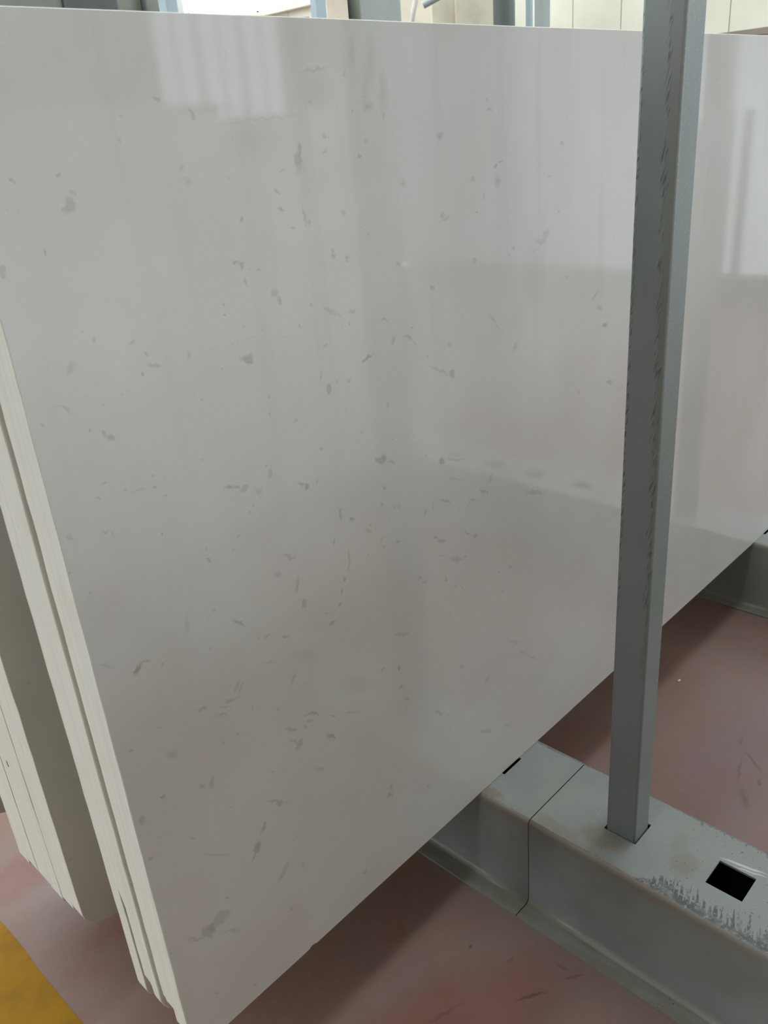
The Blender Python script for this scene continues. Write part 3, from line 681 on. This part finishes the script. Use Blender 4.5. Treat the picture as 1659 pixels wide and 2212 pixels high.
L2 = ['marble slab with its grey face showing in the gap behind the front pack, first of the second pack',
      'white slab edge second from the front in the second pack, behind the shaded grey face',
      'white slab edge third from the front in the second pack, over the red floor stain',
      'thickest white slab edge of the second pack, fourth from its front, with a small rust chip',
      'white slab edge next to last at the back of the second pack',
      'white slab edge at the far back of the second pack, nearest the left edge of the photo']
for i, ((a, b, cr), lb) in enumerate(zip(B2, L2)):
    slab('marble_slab', [0, .0005, 0, .0012, .0005, 0.0015][i], LS - 0.05, plain_rings(a, b), TOP - 0.02 - 0.003 * i, 10 + i, lb, cr, False, 'slabs of the second pack' if 0 else None, None, 0.0003)
    if i == 3:
        bm = bmesh.new()
        bmesh.ops.create_icosphere(bm, subdivisions=2, radius=1.0)
        for v in bm.verts:
            w = 1 + 0.25 * math.sin(5 * v.co.z + 2 * v.co.y)
            v.co = Vector((v.co.x * 0.0007, v.co.y * 0.0042 * w, v.co.z * 0.0095))
        sl_ = [o for o in C.objects if o.get('label') == lb][0]
        rc = bm_obj('rust_spot', bm, M_RUST, sl_, (0.0002, RUST[0], RUST[1] - HR), True)
        rc['label'] = 'small orange brown rust spot on the sawn edge'
slab('marble_slab', 0.01, LS - 0.1, plain_rings(0.882, 0.932), TOP - 0.03, 30,
     'grey slab face barely seen at the far left edge, front of the third pack', 0.03, False)
slab('marble_slab', 0.012, LS - 0.1, plain_rings(0.934, 0.984), TOP - 0.03, 31,
     'slab hidden behind the grey face at the far left, second of the third pack', 0.03, False)

for (x0, x1, y0, y1, zt, sd, lb) in (
        (-0.9, 1.64, -1.80, -1.75, 1.895, 40, 'front slab of the pack across the aisle, mirrored faintly in the polished slab'),
        (-0.9, 2.05, -1.86, -1.81, 1.845, 41, 'lower longer slab behind the front one of the pack across the aisle'),
        (2.07, 2.36, -1.80, -1.75, 2.01, 42, 'taller short slab to the right of the pack across the aisle')):
    slab('marble_slab', x0, x1 - x0, plain_rings(y0, y1), zt, sd, lb, 0.03, False)

# ------------------------------------------------------------ rack rails and posts
def rail(name, xc, y0, y1, holes, m, label, cat='rack rail', group=None, hgt=HR):
    hw, ww_, fo, r, th = 0.1190, 0.1278, 0.181, 0.010, 0.005
    prof = [(-fo, th), (-ww_ - 0.012, th), (-ww_ - 0.005, th + 0.0025), (-ww_ - 0.0015, th + 0.009), (-ww_, th + 0.018),
            (-ww_, hgt - 0.016), (-ww_ + 0.0012, hgt - 0.008), (-ww_ + 0.004, hgt - 0.0028), (-hw, hgt)]
    hx0, hx1 = -0.0355, 0.0385
    cut = sorted(holes)
    ys = [y0]
    for h in cut: ys += [h - 0.0390, h + 0.0390]
    ys += [y1]
    bm = bmesh.new()
    def quad(a, b, c, d):
        bm.faces.new([bm.verts.new(p) for p in (a, b, c, d)])
    both = prof, [(-x, z) for x, z in prof]
    for side in both:
        for (a, b) in zip(side[:-1], side[1:]):
            for (u, v) in zip(ys[:-1], ys[1:]):
                quad((a[0], u, a[1]), (a[0], v, a[1]), (b[0], v, b[1]), (b[0], u, b[1]))
    for i, (u, v) in enumerate(zip(ys[:-1], ys[1:])):
        cols = [(-hw, hx0), (hx0, hx1), (hx1, hw)]
        for j, (a, b) in enumerate(cols):
            if j == 1 and i % 2 == 1: continue
            quad((a, u, hgt), (a, v, hgt), (b, v, hgt), (b, u, hgt))
    bmesh.ops.remove_doubles(bm, verts=bm.verts, dist=1e-5)
    o = bm_obj(name, bm, m, None, (xc, 0, 0))
    up_ = sum(p.normal.z * p.area for p in o.data.polygons)
    if up_ < 0: o.data.flip_normals()
    for p in o.data.polygons:
        p.use_smooth = abs(p.normal.z) < 0.99
    o.data.update()
    o.data.materials.append(M_INSIDE)
    s = o.modifiers.new('sheet', 'SOLIDIFY'); s.thickness = th; s.offset = -1; s.use_even_offset = True; s.material_offset = 1
    return tag(o, label, cat, group)

HOLES_A = [0.0325 + 0.238 * i for i in range(5)]
HOLES_B = [-0.325 - 0.238 * i for i in range(9)]
XC = 0.9665
PITCH = 1.652
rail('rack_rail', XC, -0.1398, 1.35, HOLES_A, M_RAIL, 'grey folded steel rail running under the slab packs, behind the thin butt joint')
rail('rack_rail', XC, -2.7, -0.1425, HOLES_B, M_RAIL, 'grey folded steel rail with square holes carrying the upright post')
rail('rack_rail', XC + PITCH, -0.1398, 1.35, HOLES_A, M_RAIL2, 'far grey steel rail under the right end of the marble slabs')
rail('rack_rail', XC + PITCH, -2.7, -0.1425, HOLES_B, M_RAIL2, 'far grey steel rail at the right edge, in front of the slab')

def post(x, y, h, m, label, group=None, m_lx=0.0652, m_ly=0.0714):
    bm = bmesh.new()
    add_box(bm, -m_lx / 2, m_lx / 2, -m_ly / 2, m_ly / 2, 0, h - 0.012)
    es = [e for e in bm.edges if abs(e.verts[0].co.z - e.verts[1].co.z) > 0.5]
    bmesh.ops.bevel(bm, geom=es, offset=0.0055, segments=4, affect='EDGES', profile=0.5)
    o = bm_obj('rack_post', bm, m, None, (x, y, 0.012), True)
    for p in o.data.polygons: p.use_smooth = True
    w = o.modifiers.new('wn', 'WEIGHTED_NORMAL'); w.keep_sharp = True
    return tag(o, label, 'post', group)

post(0.9658, -0.3253, 2.45, M_POST, 'upright grey steel post with scraped corners standing in the near rail')
post(XC, 0.2705, 1.8, M_POST, 'grey steel post standing between the front pack and the second pack of slabs')
post(XC + PITCH, 0.2705, 1.8, M_POST, 'grey steel post on the far rail between the first two slab packs')
post(XC, 0.7465, 1.8, M_POST, 'grey steel post on the near rail behind the second slab pack')
post(XC + PITCH, -0.3253, 2.45, M_POST, 'grey steel post on the far rail, beyond the right edge of the photo')

# small chip of marble on the floor
bm = bmesh.new()
bmesh.ops.create_icosphere(bm, subdivisions=1, radius=0.006)
for v in bm.verts:
    v.co = Vector((v.co.x * 1.3 + random.uniform(-.001, .001), v.co.y * 0.7 + random.uniform(-.001, .001), (v.co.z + 0.006) * 0.35))
tag(bm_obj('stone_chip', bm, M_SAWN, None, (1.892, -0.02, 0)), 'tiny white chip of marble lying on the red floor right of the post', 'stone chip')

# ------------------------------------------------------------ hall behind the slabs
def polar(yaw, d):
    a = R(yaw)
    return CAM.x + d * math.sin(a), CAM.y + d * math.cos(a)

def column(name, yaw, d, w, dep, m, label, cat='column', h=ZC, rot=0.0, kind='I'):
    x, y = polar(yaw, d)
    t = empty(name, (x, y, 0), label, cat)
    t.rotation_euler = (0, 0, rot)
    bm = bmesh.new()
    if kind == 'I':
        add_box(bm, -w / 2, w / 2, -dep / 2, -dep / 2 + 0.03, 0.02, h, 0.004)
        add_box(bm, -w / 2, w / 2, dep / 2 - 0.03, dep / 2, 0.02, h, 0.004)
        add_box(bm, -0.015, 0.015, -dep / 2 + 0.03, dep / 2 - 0.03, 0.02, h)
    elif kind == 'B':
        add_box(bm, -w / 2, w / 2, -dep / 2, dep / 2, 0.02, h, 0.01, 2)
    else:
        add_cyl(bm, (0, 0, 0.02), (0, 0, h), w / 2, None, 28)
    bm_obj('shaft', bm, m, t)
    box_obj('base_plate', -w / 2 - 0.07, w / 2 + 0.07, -dep / 2 - 0.07, dep / 2 + 0.07, 0, 0.02, m, t, 0.004)
    return t

column('steel_column', 46.3, 8.2, 0.38, 0.32, M_COLUMN, 'wide grey green steel column above the slab at the top centre of the photo', rot=R(-20), kind='B')
column('steel_column', 54.0, 9.0, 0.20, 0.20, M_COLUMN_D, 'round dark grey column right of the cream stone slabs', rot=0, kind='R')
column('steel_column', 55.45, 9.6, 0.055, 0.055, M_BLUE, 'slim pale blue steel post against the cream wall', rot=0, kind='B')
column('steel_column', 56.2, 8.6, 0.10, 0.10, M_COLUMN, 'square grey steel column right of the slim blue post', rot=R(-10), kind='B')
column('steel_column', 43.2, 9.6, 0.14, 0.12, M_BLUE, 'pale blue steel column left of the cream slab end', rot=R(-15), kind='B')

# pale blue gantry post with a white shelf bracket, top left
x, y = polar(34.5, 7.2)
t = empty('gantry_post', (x, y, 0), 'pale blue gantry post with white foot plate beside the bright window at top left', 'post')
bm = bmesh.new(); add_box(bm, -0.05, 0.05, -0.05, 0.05, 0, 4.5, 0.008, 2); bm_obj('shaft', bm, M_BLUE, t)
bm = bmesh.new(); add_box(bm, -0.14, 0.14, -0.14, 0.14, 2.50, 2.545, 0.012, 2); bm_obj('plate', bm, M_WHITE, t)
# pale door frame trim in the back corner
tag(box_obj('trim_3', XR - 0.34, XR - 0.02, YB - 0.06, YB, 0, ZC, M_GREYWALL, None, 0.01), kind='structure')
# shuttered opening and a downpipe on the dark back wall
x0 = CAM.x + (YB - CAM.y) * math.tan(R(28.7)); x1 = CAM.x + (YB - CAM.y) * math.tan(R(31.6))
d1 = tag(box_obj('door_1', x0, x1, YB - 0.05, YB + 0.01, 0, 4.3, M_DARK, None, 0.01), kind='structure')
bm = bmesh.new(); xp = CAM.x + (YB - CAM.y) * math.tan(R(33.0))
add_cyl(bm, (xp, YB - 0.08, 0), (xp, YB - 0.08, ZC), 0.05)
tag(bm_obj('drain_pipe', bm, M_DARK), 'thin dark drain pipe running up the grey green back wall', 'pipe')

def stone(name, yaw, d, w, t_, h, m, label, cat, rot=0.0, lean=0.0, z=0.0, bev=0.01):
    x, y = polar(yaw, d)
    bm = bmesh.new()
    add_box(bm, -w / 2, w / 2, -t_ / 2, t_ / 2, 0, h, bev, 2)
    o = bm_obj(name, bm, m, None, (x, y, z))
    o.rotation_euler = (lean, 0, rot)
    return tag(o, label, cat)

stone('stone_slab', 44.2, 8.0, 0.16, 1.6, 2.95, M_CREAMSTONE, 'tall pinkish cream slab end between the blue column and the wide grey column', 'stone slab', R(-44))
stone('stone_slab', 51.0, 9.4, 0.42, 0.05, 3.02, M_CREAMSTONE, 'cream stone slab standing left of its twin, behind the top edge of the marble', 'stone slab', R(-38))
stone('stone_slab', 52.4, 9.4, 0.42, 0.05, 3.10, M_CREAMSTONE, 'cream stone slab standing right of its twin, beside the mauve slab', 'stone slab', R(-38))
stone('stone_slab', 53.3, 9.8, 0.34, 0.08, 3.30, M_MAUVE, 'mauve grey stone slab between the cream slabs and the round dark column', 'stone slab', R(-40))
stone('stone_slab', 50.6, 10.4, 0.55, 0.3, 3.6, M_MAUVE, 'mauve stone slab standing upright behind the cream twin slabs', 'stone slab', R(-30))
stone('stone_slab', 48.8, 10.0, 0.46, 0.06, 3.0, M_CREAMSTONE, 'cream stone slab next to the wide grey column, under the slanting bars', 'stone slab', R(-40))
stone('stone_block', 41.2, 11.6, 0.30, 0.25, 3.02, M_CREAMSTONE, 'cream stack block standing under the bright window sill', 'stone block', R(-40))
stone('stone_block', 42.2, 11.9, 0.14, 0.3, 3.08, M_DARK, 'small dark block beside the cream stack under the window sill', 'stone block', R(-40))
# slanting bars and a pipe seen above the cream slabs
def bar(name, y0, d0, z0, y1, d1, z1, r, m, label):
    a = polar(y0, d0); b = polar(y1, d1)
    bm = bmesh.new(); add_cyl(bm, (*a, z0), (*b, z1), r)
    tag(bm_obj(name, bm, m), label, 'bar')
bar('brace_bar', 47.9, 9.6, 2.3, 50.0, 9.6, 3.6, 0.025, M_MAUVE, 'slanting mauve brace bar right of the wide grey column')
bar('brace_bar', 49.3, 9.2, 2.80, 50.9, 9.2, 2.90, 0.03, M_COLUMN, 'short grey level pipe lying above the cream twin slabs')

# ------------------------------------------------------------ rack across the far end of the aisle, mirrored in the polished slab
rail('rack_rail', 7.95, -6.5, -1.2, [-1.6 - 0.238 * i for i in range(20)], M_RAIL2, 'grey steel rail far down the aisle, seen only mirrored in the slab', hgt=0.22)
for yy, h in ((-2.43, 1.70), (-2.27, 1.68), (-2.72, 1.62)):
    bm = bmesh.new(); add_box(bm, -0.03, 0.03, -0.03, 0.03, 0.0, h, 0.004, 2)
    tag(bm_obj('rack_post', bm, M_COLUMN_D, None, (7.70, yy, 0)), {-2.43: 'slim grey post far down the aisle, middle of three mirrored in the slab', -2.27: 'slim grey post far down the aisle, rightmost of three mirrored in the slab', -2.72: 'slim grey post far down the aisle, leftmost of three mirrored in the slab'}[yy], 'post')
